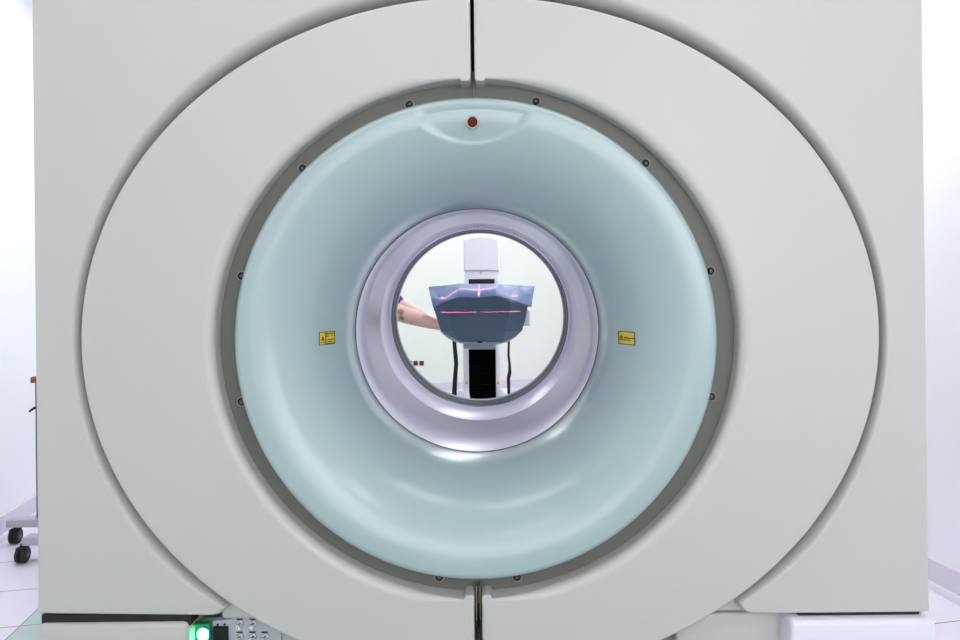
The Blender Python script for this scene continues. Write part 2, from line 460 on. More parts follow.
# dark strips standing in for shade in the seam and round the ring cover
mb = MB()
vs = []; fs = []; n = 120
for i in range(n):
    t = 2 * PI * i / n
    for g, y in ((.0005, .012), (.0055, .014), (.0060, .140), (.030, .142), (.030, .153), (-.05, .153), (-.05, .142), (.0005, .142)):
        x, z = ell(EA + g, EB + g, t); vs.append((x, y, z))
for i in range(n):
    j = (i + 1) % n
    for k in range(8): fs.append((i * 8 + k, i * 8 + (k + 1) % 8, j * 8 + (k + 1) % 8, j * 8 + k))
mb.add(vs, fs); mb.build('gap_shade_ring', M_DARK, scan)
for zz in (1.80, .31): MB().box((CX, .125, zz), (.05, .006, .25)).build('seam_shade_strip', M_DARK, scan, smooth=False)  # dark boxes put in as the shade deep in the seam
# rails in the seam
zb0 = CZ - .640
MB().box((-.0045, .030, zb0 - .02), (.003, .03, .085), bev=.001).box((.0045, .030, zb0 - .02), (.003, .03, .085), bev=.001).build('seam_rail', M_BROWN, scan, smooth=False)
MB().box((-.0045, .034, zb0 - .16), (.0025, .03, .19), bev=.001).box((.0045, .034, zb0 - .16), (.0025, .03, .19), bev=.001).build('seam_rail', mat('seam_rail_dark', (52, 50, 40), .5), scan, smooth=False)
MB().box((0.002, .036, CZ + .615), (.0022, .012, .05)).build('seam_rail', M_BROWN, scan, smooth=False)
MB().box((0.000, .038, CZ + .599), (.006, .012, .012)).build('seam_clip', M_DARK, scan, smooth=False)

# bolts round the funnel
BOLT = [(409, 104), (536, 101), (302, 168), (646, 163), (241, 276), (711, 271), (241, 402), (712, 397), (439, 578), (517, 578)]
proto = None
for px, py in BOLT:
    q = P(px, py, CAM.y * -1 + .034)
    if proto is None:
        mb = MB(); mb.lathe([(.0130, .008), (.0130, .001), (.0120, -.001), (.0102, -.001), (.0096, .0005)], (0, 0, 0), (0, 1, 0), 24)
        mb.mi = 1; mb.lathe([(.0096, .0005), (.0090, .003), (.0060, .0032)], (0, 0, 0), (0, 1, 0), 24)
        mb.mi = 2; mb.lathe([(.0062, .0032), (.0060, -.001), (.0046, -.004), (.0026, -.0052), (.0001, -.0056)], (0, 0, 0), (0, 1, 0), 24)
        proto = mb.build('bolt', [M_COREG, M_DARK, M_STEEL], None); o = proto
    else:
        o = proto.copy(); C.objects.link(o)
    o.parent = scan; o.matrix_parent_inverse = world_of(scan).inverted(); o.location = (q.x, q.y + .004, q.z)

# the funnel (bezel) with its indicator pocket at the top
def horn_profile():
    pr = [(0.570, .075), (0.5990, .060), (0.5993, .030)]
    for k in range(9):                                     # rounded lip
        a = (PI * 0.5) * k / 8
        pr.append((0.5770 + .0225 * math.cos(a), .026 - .040 * math.sin(a)))
    # smooth trumpet from crease to the mouth
    r0, y0, r1, y1 = 0.5720, -.0132, 0.356, 0.290
    for k in range(1, 61):
        t = (PI / 2) * (k / 60)
        pr.append((r0 - (r0 - r1) * math.sin(t) ** 1.05, y0 + (y1 - y0) * (1 - math.cos(t))))
    pr += [(0.3562, 0.2925), (0.3600, 0.2935), (0.366, 0.2935)]
    return pr
PR = horn_profile()
mb = MB(); NA = 360; vs = []; npf = len(PR)
def sm(a, b, x):
    t = max(0, min(1, (x - a) / (b - a))); return t * t * (3 - 2 * t)
for i in range(NA):
    a = 2 * PI * i / NA; c, s_ = math.cos(a), math.sin(a)
    for (r, y) in PR:
        X, Z = r * c, r * s_
        dep = 0.0
        if 0.44 < r < 0.5730 and s_ > 0.8:
            q = (X / 0.138) ** 2 + ((Z - 0.566) / 0.082) ** 2
            dep = 0.0065 * (1 - sm(0.86, 1.0, q)) * sm(-.5725, -.5690, -r)
        wx = sm(.40, .58, r); vs.append((CX + X * (1 + .002 * wx) + .001 * wx, y + dep, CZ + Z))
fs = []
for i in range(NA):
    j = (i + 1) % NA
    for k in range(npf - 1): fs.append((i * npf + k, j * npf + k, j * npf + k + 1, i * npf + k + 1))
mb.add(vs, fs); horn = mb.build('funnel', M_HORN, scan, angle=50)
# indicator button in the pocket
bc = P(472.5, 122.5, 1.58 - .0055); nrm = Vector((0, -1, -.10)).normalized()
tn = MB().lathe([(.0165, -.008), (.0165, .005), (.0148, .0072), (.0128, .006), (.0120, .000)], bc, nrm, 32).build('indicator_ring', M_CHROME, scan)
MB().lathe([(.0125, .0), (.0122, .0030), (.008, .0040), (.0002, .0042)], bc, nrm, 32).build('indicator_button', M_SENS, tn)

# tunnel
MB().lathe([(.3600, .289), (.3545, .2895), (.3535, .293), (.3535, .718), (.3548, .7195), (.3548, .7215), (.3535, .723), (.3535, .972), (.372, .975), (.372, .289)], (CX, 0, CZ), (0, 1, 0), 200, close=True).build('bore_tunnel', M_TUN, scan, angle=60)
MB().lathe([(.3538, .2915), (.3548, .289), (.3570, .289), (.3570, .2935)], (CX, 0, CZ), (0, 1, 0), 200, close=True).build('mouth_seal', M_DARK, scan)
for ya, yb in ((.980, 1.052), (1.062, 1.118)):
    MB().lathe([(.3545, ya), (.3530, ya + .003), (.3530, yb - .003), (.3545, yb), (.376, yb), (.376, ya)], (CX, 0, CZ), (0, 1, 0), 200, close=True).build('rear_bezel', M_BEZ, scan, angle=60)
for ya, yb in ((.969, .986), (1.048, 1.066)):
    MB().lathe([(.3560, ya), (.3560, yb), (.374, yb), (.374, ya)], (CX, 0, CZ), (0, 1, 0), 200, close=True).build('rear_seal', M_DARK, scan)
MB().lathe([(.3550, 1.116), (.3515, 1.119), (.3505, 1.128), (.3515, 1.137), (.356, 1.142), (.385, 1.142), (.385, 1.116)], (CX, 0, CZ), (0, 1, 0), 200, close=True).build('rear_rim', M_GREYP, scan, angle=60)
# ruler marks printed on the crown of the tunnel
mb = MB(); 
def ontun(da, y, r=.3530): return (CX + r * math.sin(da), y, CZ + r * math.cos(da))
def mark(mb, a0, a1, y0, y1):
    mb.add([ontun(a0, y0), ontun(a1, y0), ontun(a1, y1), ontun(a0, y1)], [(0, 1, 2, 3)])
for k in range(-3, 4):
    a = k * .0245 - .002; h = (.010, .012, .012, .016, .012, .012, .010)[k + 3]
    mark(mb, a - .0035, a + .0035, .795, .795 + h * 3.0)
mb.add([ontun(-.014, .868), ontun(.010, .868), ontun(-.002, .825)], [(0, 1, 2)])
mb.build('centre_marks', M_DARK, scan, smooth=False)

# warning labels in the funnel
def horn_y(r):
    for k in range(11, npf - 1):
        (ra, ya), (rb_, yb) = PR[k], PR[k + 1]
        if ra >= r >= rb_: return ya + (yb - ya) * (ra - r) / max(1e-9, ra - rb_)
    return .2
def warn_label(sgn, kind):
    # the label hugs the funnel: u runs along the radius, w along the height
    def pos(uu, ww, off=.0008):
        # uu outward (0 = inner edge), ww up
        r_mid = .388 + uu * .82
        z = ww; ang = math.atan2(z, r_mid); r = r_mid / math.cos(ang) if True else r_mid
        y = horn_y(r)
        return Vector((CX + sgn * r_mid, y - off, CZ + z + ZC))
    ZC = 0.0
    zc = (P(327 if sgn < 0 else 626, 338.5, 1.68).z) - CZ
    def pos2(uu, ww, off=.0008):
        r_mid = U0 + uu; z = zc + ww + 0.03 * (uu - .02) 
        r = math.hypot(r_mid, z); return Vector((CX + sgn * r_mid, horn_y(r) - off, CZ + z))
    def xat(px):
        D = 1.68
        for _ in range(30): X_ = abs(P(px, 339, D).x - CX); D = .5 * D + .5 * (1.58 + horn_y(X_))
        return X_
    xa = xat(319.5 if sgn < 0 else 618); xb = xat(335.5 if sgn < 0 else 634.5)
    U0 = min(xa, xb); W = abs(xa - xb); H = .0172
    def patch(mb, u0, u1, w0, w1, off, n=6):
        g = [[pos2(u0 + (u1 - u0) * i / n, w, off) for i in range(n + 1)] for w in (w0, w1)]
        mb.add(g[0] + g[1], [(i, i + 1, n + 2 + i, n + 1 + i) for i in range(n)])
    mb = MB(); patch(mb, 0, W, -H, H, .0008)
    lb = mb.build('warning_label', M_YEL, scan, smooth=False)
    def q(f0, f1, g0, g1, mb):                      # fractions of the label, left to right as seen
        a, b = (f0, f1) if sgn > 0 else (1 - f1, 1 - f0)
        patch(mb, a * W, b * W, g0 * H, g1 * H, .0030)
    mb = MB()
    bw = .045
    q(0, 1, .90, 1, mb); q(0, 1, -1, -.90, mb); q(0, bw, -1, 1, mb); q(1 - bw, 1, -1, 1, mb)
    if kind == 0:
        q(.40, .46, -.9, .9, mb); q(.46, .95, .58, .74, mb); q(.46, .62, .22, .38, mb); q(.78, .86, .30, .44, mb)
        q(.55, .92, -.34, -.20, mb); q(.55, .80, -.62, -.50, mb); q(.46, .95, -.88, -.78, mb); q(.07, .40, -.62, -.54, mb)
        tri = (.13, .34, -.35, .30)
    else:
        q(.34, .96, -.06, .08, mb); q(.05, .74, -.34, -.22, mb); q(.34, .60, .12, .20, mb)
        tri = (.08, .28, -.10, .40)
    for k in range(6):                               # warning triangle outline in steps
        f = k / 6; cx = (tri[0] + tri[1]) / 2; hw = (tri[1] - tri[0]) / 2 * (1 - f)
        g0 = tri[2] + (tri[3] - tri[2]) * f; g1 = g0 + (tri[3] - tri[2]) / 6
        if k == 0: q(cx - hw, cx + hw, g0, g1, mb)
        else: q(cx - hw, cx - hw + .05, g0, g1, mb); q(cx + hw - .05, cx + hw, g0, g1, mb)
    q((tri[0] + tri[1]) / 2 - .015, (tri[0] + tri[1]) / 2 + .015, tri[2] + .15, tri[2] + .45, mb)
    mb.build('label_print', M_INK, lb, smooth=False)
warn_label(-1, 0); warn_label(1, 1)

# base of the scanner below the panels
def quadbox(mb, xl0, xl1, xr1, xr0, y0, y1, zb, zt, bev=.02):
    """box whose sides flare: xl0/xr0 at the bottom, xl1/xr1 at the top"""
    bm = bmesh.new()
    co = [(xl0, y0, zb), (xr0, y0, zb), (xr1, y0, zt), (xl1, y0, zt), (xl0, y1, zb), (xr0, y1, zb), (xr1, y1, zt), (xl1, y1, zt)]
    V = [bm.verts.new(c) for c in co]
    for f in ((0, 1, 2, 3), (5, 4, 7, 6), (4, 0, 3, 7), (1, 5, 6, 2), (3, 2, 6, 7), (4, 5, 1, 0)): bm.faces.new([V[i] for i in f])
    bmesh.ops.bevel(bm, geom=[e for e in bm.edges], offset=bev, segments=4, profile=.5, affect='EDGES')
    bm.verts.index_update(); mb.add([v.co for v in bm.verts], [[v.index for v in f.verts] for f in bm.faces]); bm.free()
mb = MB(); quadbox(mb, -1.105, -1.090, -.718, -.718, 0.0, .96, .0, .3565, .014); mb.build('foot_cover', M_COVER, scan)
mb = MB(); quadbox(mb, .745, .765, 1.118, 1.145, -.02, .96, .0, .3535, .012); mb.build('foot_cover', M_WHITE, scan)
mb = MB(); quadbox(mb, .50, .50, .80, .80, 0.04, .96, .0, .346, .008); mb.build('base_panel', M_COVER, scan)
mb = MB(); quadbox(mb, -.72, -.70, .52, .52, 0.075, .96, .0, .30, .01); mb.build('base_frame', M_COREG, scan)
# shelf behind the two tips, bridging corner panel and ring
MB().box((-.585, .055, .372), (.13, .05, .050), bev=.012).build('bridge_panel', M_COVER, scan)
MB().box((.62, .055, .378), (.22, .05, .050), bev=.012).build('bridge_panel', M_COVER, scan)
for sx in (-.9, .945): MB().box((sx, .46, .36), (.37 if sx < 0 else .30, .90, .03)).build('gap_shade_block', M_DARK, scan, smooth=False)  # dark blocks put in as shade in the gap above the foot covers

# connector panel with lamp, socket and coax connectors
cy = .046
cpn = MB()
outl = [P(200, 622, 1.626), P(186, 660, 1.626), P(330, 660, 1.626), P(300, 640, 1.626), P(262, 616.5, 1.626), P(242, 616, 1.626), P(226, 620, 1.626)]
pp = [(v.x, v.z) for v in outl]
A = sum(pp[i - 1][0] * pp[i][1] - pp[i][0] * pp[i - 1][1] for i in range(len(pp)))
if A < 0: pp.reverse()
plate(cpn, pp, [.002] * len(pp), cy, cy + .02, seg=2)
cp = cpn.build('connector_panel', M_PANEL, scan, angle=30)
DP = 1.58 + cy
def pb(px, py, w_, h_, d_, name, m, parent, bev=0, off=0):
    c = P(px, py, DP); return MB().box((c.x, cy - d_ / 2 - off, c.z), (w_, d_, h_), bev=bev).build(name, m, parent, smooth=False)
s_px = 1 / 393.6
# lamp recess: frame of four bars and the green lamp
fr = MB(); c = P(203.5, 632, DP)
for dx, dz, w_, h_ in ((-.0215, 0, .004, .06), (.0215, 0, .004, .06), (0, .029, .047, .004)):
    fr.box((c.x + dx, cy - .008, c.z + dz - .002), (w_, .016, h_), bev=.001)
fo = fr.build('lamp_frame', M_GREENR, cp)
pb(203.5, 633, .040, .056, .003, 'lamp_backing', mat('green_backing', (70, 190, 130), .25), cp)
c = P(204.5, 633, DP)
lb = MB().lathe([(.0160, 0), (.0160, .006), (.0135, .012), (.0080, .0155), (.0002, .0165)], (c.x, cy, c.z), (0, -1, 0), 32).build('indicator_lamp', M_GREEN, cp)
MB().lathe([(.0185, 0), (.0185, .008), (.0168, .008), (.0165, 0)], (c.x, cy, c.z), (0, -1, 0), 32).build('lamp_ring', M_GREENR, lb)
# black power inlet
pw = pb(221.5, 634, .037, .042, .008, 'power_inlet', M_BLACK, cp, .001)
c = P(221.5, 634, DP)
MB().box((c.x + .004, cy - .0088, c.z + .008), (.006, .002, .008)).box((c.x - .008, cy - .0088, c.z - .008), (.004, .002, .004)).build('inlet_contact', M_DARK, pw, smooth=False)
for dx in (-.004, .004):
    MB().lathe([(.0026, 0), (.0026, .003), (.0002, .0036)], (c.x + dx * 2.2, cy, c.z + .0245), (0, -1, 0), 10).build('panel_screw', M_DARK, cp)
for px, py in ((240.5, 624), (253.5, 624), (240.5, 637), (253.5, 637), (265.5, 637)):
    c = P(px, py, DP)
    j = MB().lathe([(.0085, 0), (.0085, .002), (.0062, .0025), (.0062, .018), (.0050, .018), (.0045, .008), (.0015, .008), (.0015, .013), (.0001, .013)], (c.x, cy, c.z), (0, -1, 0), 20).build('coax_socket', M_CHROME, cp)
    MB().lathe([(.0100, 0), (.0100, .0015), (.0086, .0015)], (c.x, cy, c.z), (0, -1, 0), 6).build('socket_nut', M_STEEL, j)
    MB().box((c.x - .002, cy - .0005, c.z + .0125), (.016, .001, .0032)).build('socket_print', M_DARK, cp, smooth=False)
c = P(282, 640, DP); MB().box((c.x, cy - .0004, c.z), (.0018, .001, .055)).build('panel_joint', M_DARK, cp, smooth=False)
c = P(285, 633.5, DP); MB().box((c.x, cy - .0005, c.z), (.003, .001, .008)).box((c.x + .003, cy - .0005, c.z + .003), (.003, .001, .003)).build('panel_print', M_DARK, cp, smooth=False)

# ------------------------------------------------------------------ lift tower behind the scanner
TD = 3.90; ty = TD - 1.58
def X(px, D, py=320): return P(px, py, D).x
def Z(py, D, px=480): return P(px, py, D).z
tower = thing('lift_tower', (X(481, TD), ty + .1, 0), 'tall white lift tower with black bellows seen through the bore', 'lift tower')
txl, txr = X(464, TD, 255), X(499, TD, 255); tcx = (txl + txr) / 2 
# head box with arched top
def arch_box(name, m, xl, xr, zb, zs, zt, y0, y1, r=.012, parent=tower):
    n = 14; pts = [(xl, zb), (xr, zb), (xr, zs)]
    for k in range(1, n):
        t = k / n; pts.append((xr + (xl - xr) * t, zs + (zt - zs) * math.sin(PI * t) ** .7))
    pts.append((xl, zs)); mb = MB(); plate(mb, pts, [r] * len(pts), y0, y1, seg=5)
    return mb.build(name, m, parent, wn=True, angle=50)
hb = arch_box('head_cover', M_WHITE, txl, txr, Z(270.5, TD), Z(240, TD), Z(236.2, TD), ty, ty + .24, .010)
arch_box('head_rim', M_WHITEG, txl - .003, txr + .003, Z(271.5, TD), Z(241, TD), Z(237, TD), ty + .016, ty + .235, .006)
# neck plate with slot
nl, nr_ = X(464.5, TD, 278), X(498.5, TD, 278)
MB().box(((nl + nr_) / 2, ty + .10, (Z(271, TD) + Z(300, TD)) / 2), (nr_ - nl, .17, Z(271, TD) - Z(300, TD)), bev=.004).build('neck_panel', M_WHITE, tower)
MB().box(((X(469, TD) + X(495, TD)) / 2, ty + .016, (Z(279, TD) + Z(284, TD)) / 2), (X(495, TD) - X(469, TD), .012, Z(279, TD) - Z(284, TD)), bev=.001).build('slot', M_BLACK, tower)
def tri_label(px, py, y, D, s_=.011, par=tower):
    c = P(px, py, D)
    MB().add([(c.x - s_, y, c.z - s_ * .8), (c.x + s_, y, c.z - s_ * .8), (c.x, y, c.z + s_), (c.x - s_, y + .001, c.z - s_ * .8), (c.x + s_, y + .001, c.z - s_ * .8), (c.x, y + .001, c.z + s_)],
             [(0, 1, 2), (5, 4, 3), (0, 3, 4, 1), (1, 4, 5, 2), (2, 5, 3, 0)]).build('warning_label', M_YEL, par, smooth=False)
tri_label(481, 272.6, ty + .012, TD, .010)
# rails, back and bellows
zt = Z(296, TD); 
for a, b in ((463.5, 469), (496, 500.5)):
    xa, xb = X(a, TD, 390), X(b, TD, 390)
    MB().box(((xa + xb) / 2, ty + .08, (zt + .04) / 2), (xb - xa, .16, zt - .04), bev=.006).build('rail', M_WHITE, tower)
bl, br = X(469, TD, 380), X(496, TD, 380)
MB().box(((bl + br) / 2, ty + .12, (zt + .04) / 2), (br - bl + .01, .06, zt - .04)).build('back_plate', M_COREG, tower, smooth=False)
mb = MB(); z = .06; zend = Z(349.5, TD); k = 0; vs = []; 
while z < zend:
    vs.append((z, ty + (.030 if k % 2 else .052))); z += .010; k += 1
v3 = [(xx, y, z) for (z, y) in vs for xx in (bl, br)] + [(xx, ty + .088, z) for (z, y) in vs for xx in (bl, br)]
nn = len(vs); fs = [(2 * i, 2 * i + 1, 2 * i + 3, 2 * i + 2) for i in range(nn - 1)] + [(2 * nn + 2 * i, 2 * nn + 2 * i + 2, 2 * nn + 2 * i + 3, 2 * nn + 2 * i + 1) for i in range(nn - 1)]
for sd in (0, 1): fs += [(2 * i + sd, 2 * i + 2 + sd, 2 * nn + 2 * i + 2 + sd, 2 * nn + 2 * i + sd) for i in range(nn - 1)]
fs += [(0, 1, 2 * nn + 1, 2 * nn), (2 * nn - 2, 2 * nn - 1, 4 * nn - 1, 4 * nn - 2)]
mb.add(v3, fs); mb.build('bellows', M_BLACKM, tower, smooth=False)
MB().box(((bl + br) / 2, ty + .03, (Z(344, TD) + Z(349.5, TD)) / 2), (br - bl + .004, .05, Z(344, TD) - Z(349.5, TD)), bev=.003).build('carriage_plate', M_CRADLE, tower)
for px in (466.5, 498):
    tri_label(px, 382.5, ty - .002, TD, .012)
# foot pods and base plate
for px in (465, 503):
    c = P(px, 396, TD)
    MB().lathe([(.0002, c.z + .052), (.018, c.z + .048), (.034, c.z + .030), (.040, c.z), (.040, .0601)], (c.x + (-.008 if px < 480 else .004), ty - .03, 0), (0, 0, 1), 28).build('foot_pod', M_WHITE, tower)
MB().box((tcx, ty + .05, .03), (.52, .50, .06), bev=.012).build('base', M_WHITEG, tower)
# arm that carries the shell
MB().box((X(479, 3.5), 2.02, Z(344.6, 3.225) - .0145), (.16, .62, .026), bev=.006).build('support_arm', M_CRADLE, tower)
zc_ = Z(337, 3.62); MB().box(((X(452, 3.62) + X(511, 3.62)) / 2, 2.04, zc_), (X(511, 3.62) - X(452, 3.62), .03, .024), bev=.004).build('cable_bar', M_CRADLE, tower)

# ------------------------------------------------------------------ faceted shell on the tower
SD = 3.10
shell = thing('head_shell', (X(481, SD), SD - 1.58 + .15, Z(354, SD)), 'blue-grey faceted shell with red laser lines on it', 'positioning shell')
def S(px, py, y): return P(px, py, y + 1.58)
# hood: rear rim, laser row, front edge (left to right); measured on the photograph
yr, yl, yf = 1.78, 1.66, 1.545
rear = [(428.6, 286.8, 1.72), (446, 285.2, yr), (460, 283.6, yr), (470, 284.0, yr), (480, 283.8, yr), (490, 283.8, yr), (499, 283.8, yr), (517, 285.2, yr), (534.6, 286.4, 1.72)]
lasr = [(433, 300.0, yl - .03), (446, 297.5, yl - .01), (459.5, 288.6, yl), (468, 289.0, yl), (479, 290.0, yl), (489, 288.6, yl), (497, 286.6, yl), (511, 296.5, yl - .01), (527, 300.0, yl - .03)]
frnt = [(433.0, 307.0, yf + .04), (444, 301.0, yf + .015), (458, 297.0, yf), (468, 296.2, yf), (478, 297.6, yf), (487, 296.2, yf), (495, 295.2, yf), (511, 299.6, yf + .015), (531.5, 306.2, yf + .04)]
lasr[0] = (431.0, 298.0, yl); lasr[1] = (445, 298.4, yl); lasr[7] = (511, 296.2, yl); lasr[8] = (532.5, 298.0, yl)
rows = [[S(*p) for p in rw] for rw in (rear, lasr, frnt)]
mb = MB(); vs = [v for rw in rows for v in rw]; W9 = 9
fs = [(r * W9 + i, r * W9 + i + 1, (r + 1) * W9 + i + 1, (r + 1) * W9 + i) for r in range(2) for i in range(8)]
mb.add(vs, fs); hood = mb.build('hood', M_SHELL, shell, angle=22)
md = hood.modifiers.new('s', 'SOLIDIFY'); md.thickness = .006; md.offset = -1
# front body: facets from the hood edge to the keel
def body_strip():
    top = [S(433.5, 305.5, yf + .055), S(446, 301.5, yf + .010), S(458, 297, yf + .004), S(478, 297.4, yf + .004), S(495, 295.3, yf + .004), S(510.5, 301, yf + .010), S(527.5, 305.5, yf + .055)]
    mid = [S(437.5, 318, yf + .070), S(450.5, 316, yf + .030), S(460, 316, yf + .026), S(478, 316, yf + .024), S(498, 316, yf + .026), S(508.5, 316, yf + .030), S(525, 318, yf + .070)]
    low = [S(441.5, 330.5, yf + .080), S(453, 331, yf + .036), S(462, 331, yf + .032), S(478, 331, yf + .030), S(498, 331, yf + .032), S(505.5, 331, yf + .036), S(521.5, 330.5, yf + .080)]
    keel = [S(461, 341.0, yf + .12), S(461, 341.2, yf + .10), S(466, 341.2, yf + .10), S(479, 341.4, yf + .10), S(494, 341.4, yf + .10), S(502, 341.4, yf + .10), S(507.5, 341.0, yf + .12)]
    return [top, mid, low, keel]
rows = body_strip(); mb = MB(); W7 = 7
mb.add([v for rw in rows for v in rw], [(r * W7 + i, r * W7 + i + 1, (r + 1) * W7 + i + 1, (r + 1) * W7 + i) for r in range(3) for i in range(6)])
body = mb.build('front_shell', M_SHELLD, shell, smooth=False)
md = body.modifiers.new('s', 'SOLIDIFY'); md.thickness = .005; md.offset = -1
# pale cradle below
mb = MB(); prof = [(440.3, 331.5), (446, 337), (454, 341.8), (464, 344), (472, 344.5), (480, 344.6), (490, 344.5), (500, 344), (509, 341.5), (516, 337), (521.5, 331)]
f_ = [S(px, py, yf + .10) for px, py in prof]; b_ = [Vector((v.x, yf + .27, v.z)) for v in f_]
fi = [S(px * .97 + 480 * .03, py - 3.5, yf + .10) for px, py in prof]; bi = [Vector((v.x, yf + .27, v.z)) for v in fi]
n = len(prof)
vs = f_ + b_ + fi + bi; fs = []
for i in range(n - 1):
    fs += [(i, i + 1, n + i + 1, n + i), (2 * n + i, 3 * n + i, 3 * n + i + 1, 2 * n + i + 1), (i, 2 * n + i, 2 * n + i + 1, i + 1), (n + i, n + i + 1, 3 * n + i + 1, 3 * n + i)]
fs += [(0, n, 3 * n, 2 * n), (n - 1, 3 * n - 1, 4 * n - 1, 2 * n - 1)]
mb.add(vs, fs); cr = mb.build('cradle', M_CRADLE, shell, angle=25)
c = S(480, 342.3, yf + .097)
MB().box(c, (.060, .02, .010), bev=.004).build('latch', M_CRADLE, shell)
MB().box((c.x, c.y - .011, c.z + .001), (.026, .006, .007), bev=.002).build('latch_slot', M_BLACK, shell)
# side bracket, white, right
c = S(526, 317, yf + .16); MB().box(c, (.042, .08, .088), bev=.008).build('side_bracket', M_WHITE, shell)
# faint embossed lettering on the front (unreadable in the photograph)
c = S(480, 321, yf + .026); mb = MB()
for k, (dx, w_, h_) in enumerate(((-.018, .009, .008), (-.006, .010, .009), (.006, .008, .008), (.017, .009, .008))):
    mb.box((c.x + dx, yf + .0255, c.z), (w_ * .8, .003, h_), bev=.001)
mb.build('embossed_mark', M_SHELLT, shell, smooth=False)

# cables hanging beside the tower
def cable(pts, name, label, rads):
    mb = MB(); Q = [P(px, py, D) for px, py, D in pts]
    out = []
    for i in range(len(Q) - 1):
        for k in range(5): out.append(Q[i].lerp(Q[i + 1], k / 5))
    out.append(Q[-1]); rr = []
    for i in range(len(out)):
        f = i / (len(out) - 1) * (len(rads) - 1); j = min(int(f), len(rads) - 2); rr.append(rads[j] + (rads[j + 1] - rads[j]) * (f - j))
    mb.tube(out, rr, 12); return mb.build(name, M_BLACK, tower)
cable([(454, 338, 3.62), (455.2, 352, 3.62), (456.2, 364, 3.62), (455, 380, 3.62), (454, 400, 3.62), (453, 430, 3.62), (450, 502, 3.62)], 'cable', 'thick black cable hanging left of the white lift tower', [.011, .012, .012, .014, .015, .015])
cable([(509, 338, 3.62), (508.5, 355, 3.62), (509.6, 364, 3.62), (509.8, 372, 3.62), (508.5, 378, 3.62), (509, 400, 3.62), (510, 430, 3.62), (513, 500, 3.62)], 'cable', 'thin black cable hanging right of the white lift tower', [.006, .007, .008, .011, .009, .008, .007])

# wall sockets on the far wall
def wall_hit(px, py):
    # point on wall_back under this pixel
    d = P(px, py, 1.0) - CAM; n_ = room(0, 1); q = room(0, VB); t = (q - CAM).dot(n_) / d.dot(n_); return CAM + d * t
for i, px in enumerate((409.8, 415.6, 421.6)):
    q = wall_hit(px, 363.2)
    t = thing('wall_socket', q, 'dark red square socket low on the far wall, ' + ('leftmost of three', 'middle one of three', 'rightmost of three')[i], 'wall socket', 'dark red wall sockets', RA)
    R = Matrix.Rotation(RA, 3, 'Z')
    MB().box(q + R @ Vector((0, -.004, 0)), (.046, .010, .050), R, .002).build('face_plate', M_SOCKD, t)
    MB().box(q + R @ Vector((0, -.010, 0)), (.030, .004, .032), R, .001).build('insert', M_SOCK, t)
    MB().lathe([(.008, 0), (.008, .004), (.005, .004), (.005, 0)], q + R @ Vector((0, -.011, 0)), R @ Vector((0, -1, 0)), 16).build('outlet_hole', M_SOCKD, t)

# ------------------------------------------------------------------ trolley at the left wall
trl = thing('equipment_trolley', (-1.75, 1.28, 0), 'grey wheeled trolley with brown wooden top behind the left edge of the scanner', 'trolley')
Rz = Matrix.Rotation(RA * .35, 3, 'Z')
def caster(x, y, par, turn):
    r = .034
    cs = MB()
    for dx in (-.012, .012): cs.lathe([(.010, -.009), (r - .004, -.009), (r, -.005), (r, .005), (r - .004, .009), (.010, .009)], (x + dx, y, r), (1, turn, 0), 24, close=True)
    o = cs.build('caster', M_BLACK, par)
    MB().box((x, y, .062), (.036, .040, .016), bev=.004).lathe([(.008, .05), (.008, .082)], (x, y, 0), (0, 0, 1), 12).build('caster_fork', M_BLACK, o)
    MB().lathe([(.0002, .0), (.008, .0), (.008, .048), (.0002, .048)], (x - .024, y, r), (1, 0, 0), 12).build('axle_cap', M_STEEL, o)
a = P(15.5, 535, 2.99); b = P(22.5, 554.5, 2.778)
ax_, ay_, bx_, by_ = a.x, a.y, b.x, b.y
zl0, zl1 = .082, .117
ey = ay_
MB().box((ax_ + .275, ay_, (zl0 + zl1) / 2), (.60, .055, zl1 - zl0), bev=.004).build('base_rail', M_GREYP, trl)
MB().box((bx_ + .290, by_, (zl0 + zl1) / 2), (.55, .055, zl1 - zl0), bev=.004).build('base_rail', M_GREYP, trl)
MB().box((ax_ + .30, (ay_ + by_) / 2, (zl0 + zl1) / 2), (.05, abs(ay_ - by_), zl1 - zl0 - .01), bev=.004).build('cross_bar', M_GREYP, trl)
caster(ax_, ay_, trl, .25); caster(bx_, by_, trl, .2); caster(ax_ + .50, ay_, trl, .1); caster(bx_ + .46, by_, trl, .3)
pz = P(31, 376.5, 2.99).z; pxx = P(34.6, 450, 2.97).x
yp = (ay_ + by_) / 2
MB().box((pxx + .015, ay_ - .0, (zl1 + pz) / 2), (.03, .03, pz - zl1), bev=.004).build('post', mat('trolley_dark', (84, 84, 98), .4), trl)
MB().box((pxx + .40, ay_ - .0, (zl1 + pz) / 2), (.03, .03, pz - zl1), bev=.004).build('post', MATS['trolley_dark'], trl)
xa = P(29.3, 378, 2.95).x
MB().box((xa + .25, ay_, pz - .012), (.50, .07, .028), bev=.003).build('top', M_WOOD, trl)
q = P(31, 408, 2.95)
MB().tube([(q.x - .015, ay_ - .03, q.z - .018), (q.x + .004, ay_ - .03, q.z - .004), (q.x + .03, ay_ - .02, q.z + .006), (q.x + .06, ay_, q.z + .03)], [.004, .006, .007, .007], 8).build('lever', M_BLACK, trl)
MB().box((pxx + .22, ay_, .45), (.40, .025, .35), bev=.004).build('shelf_panel', M_GREYP, trl)

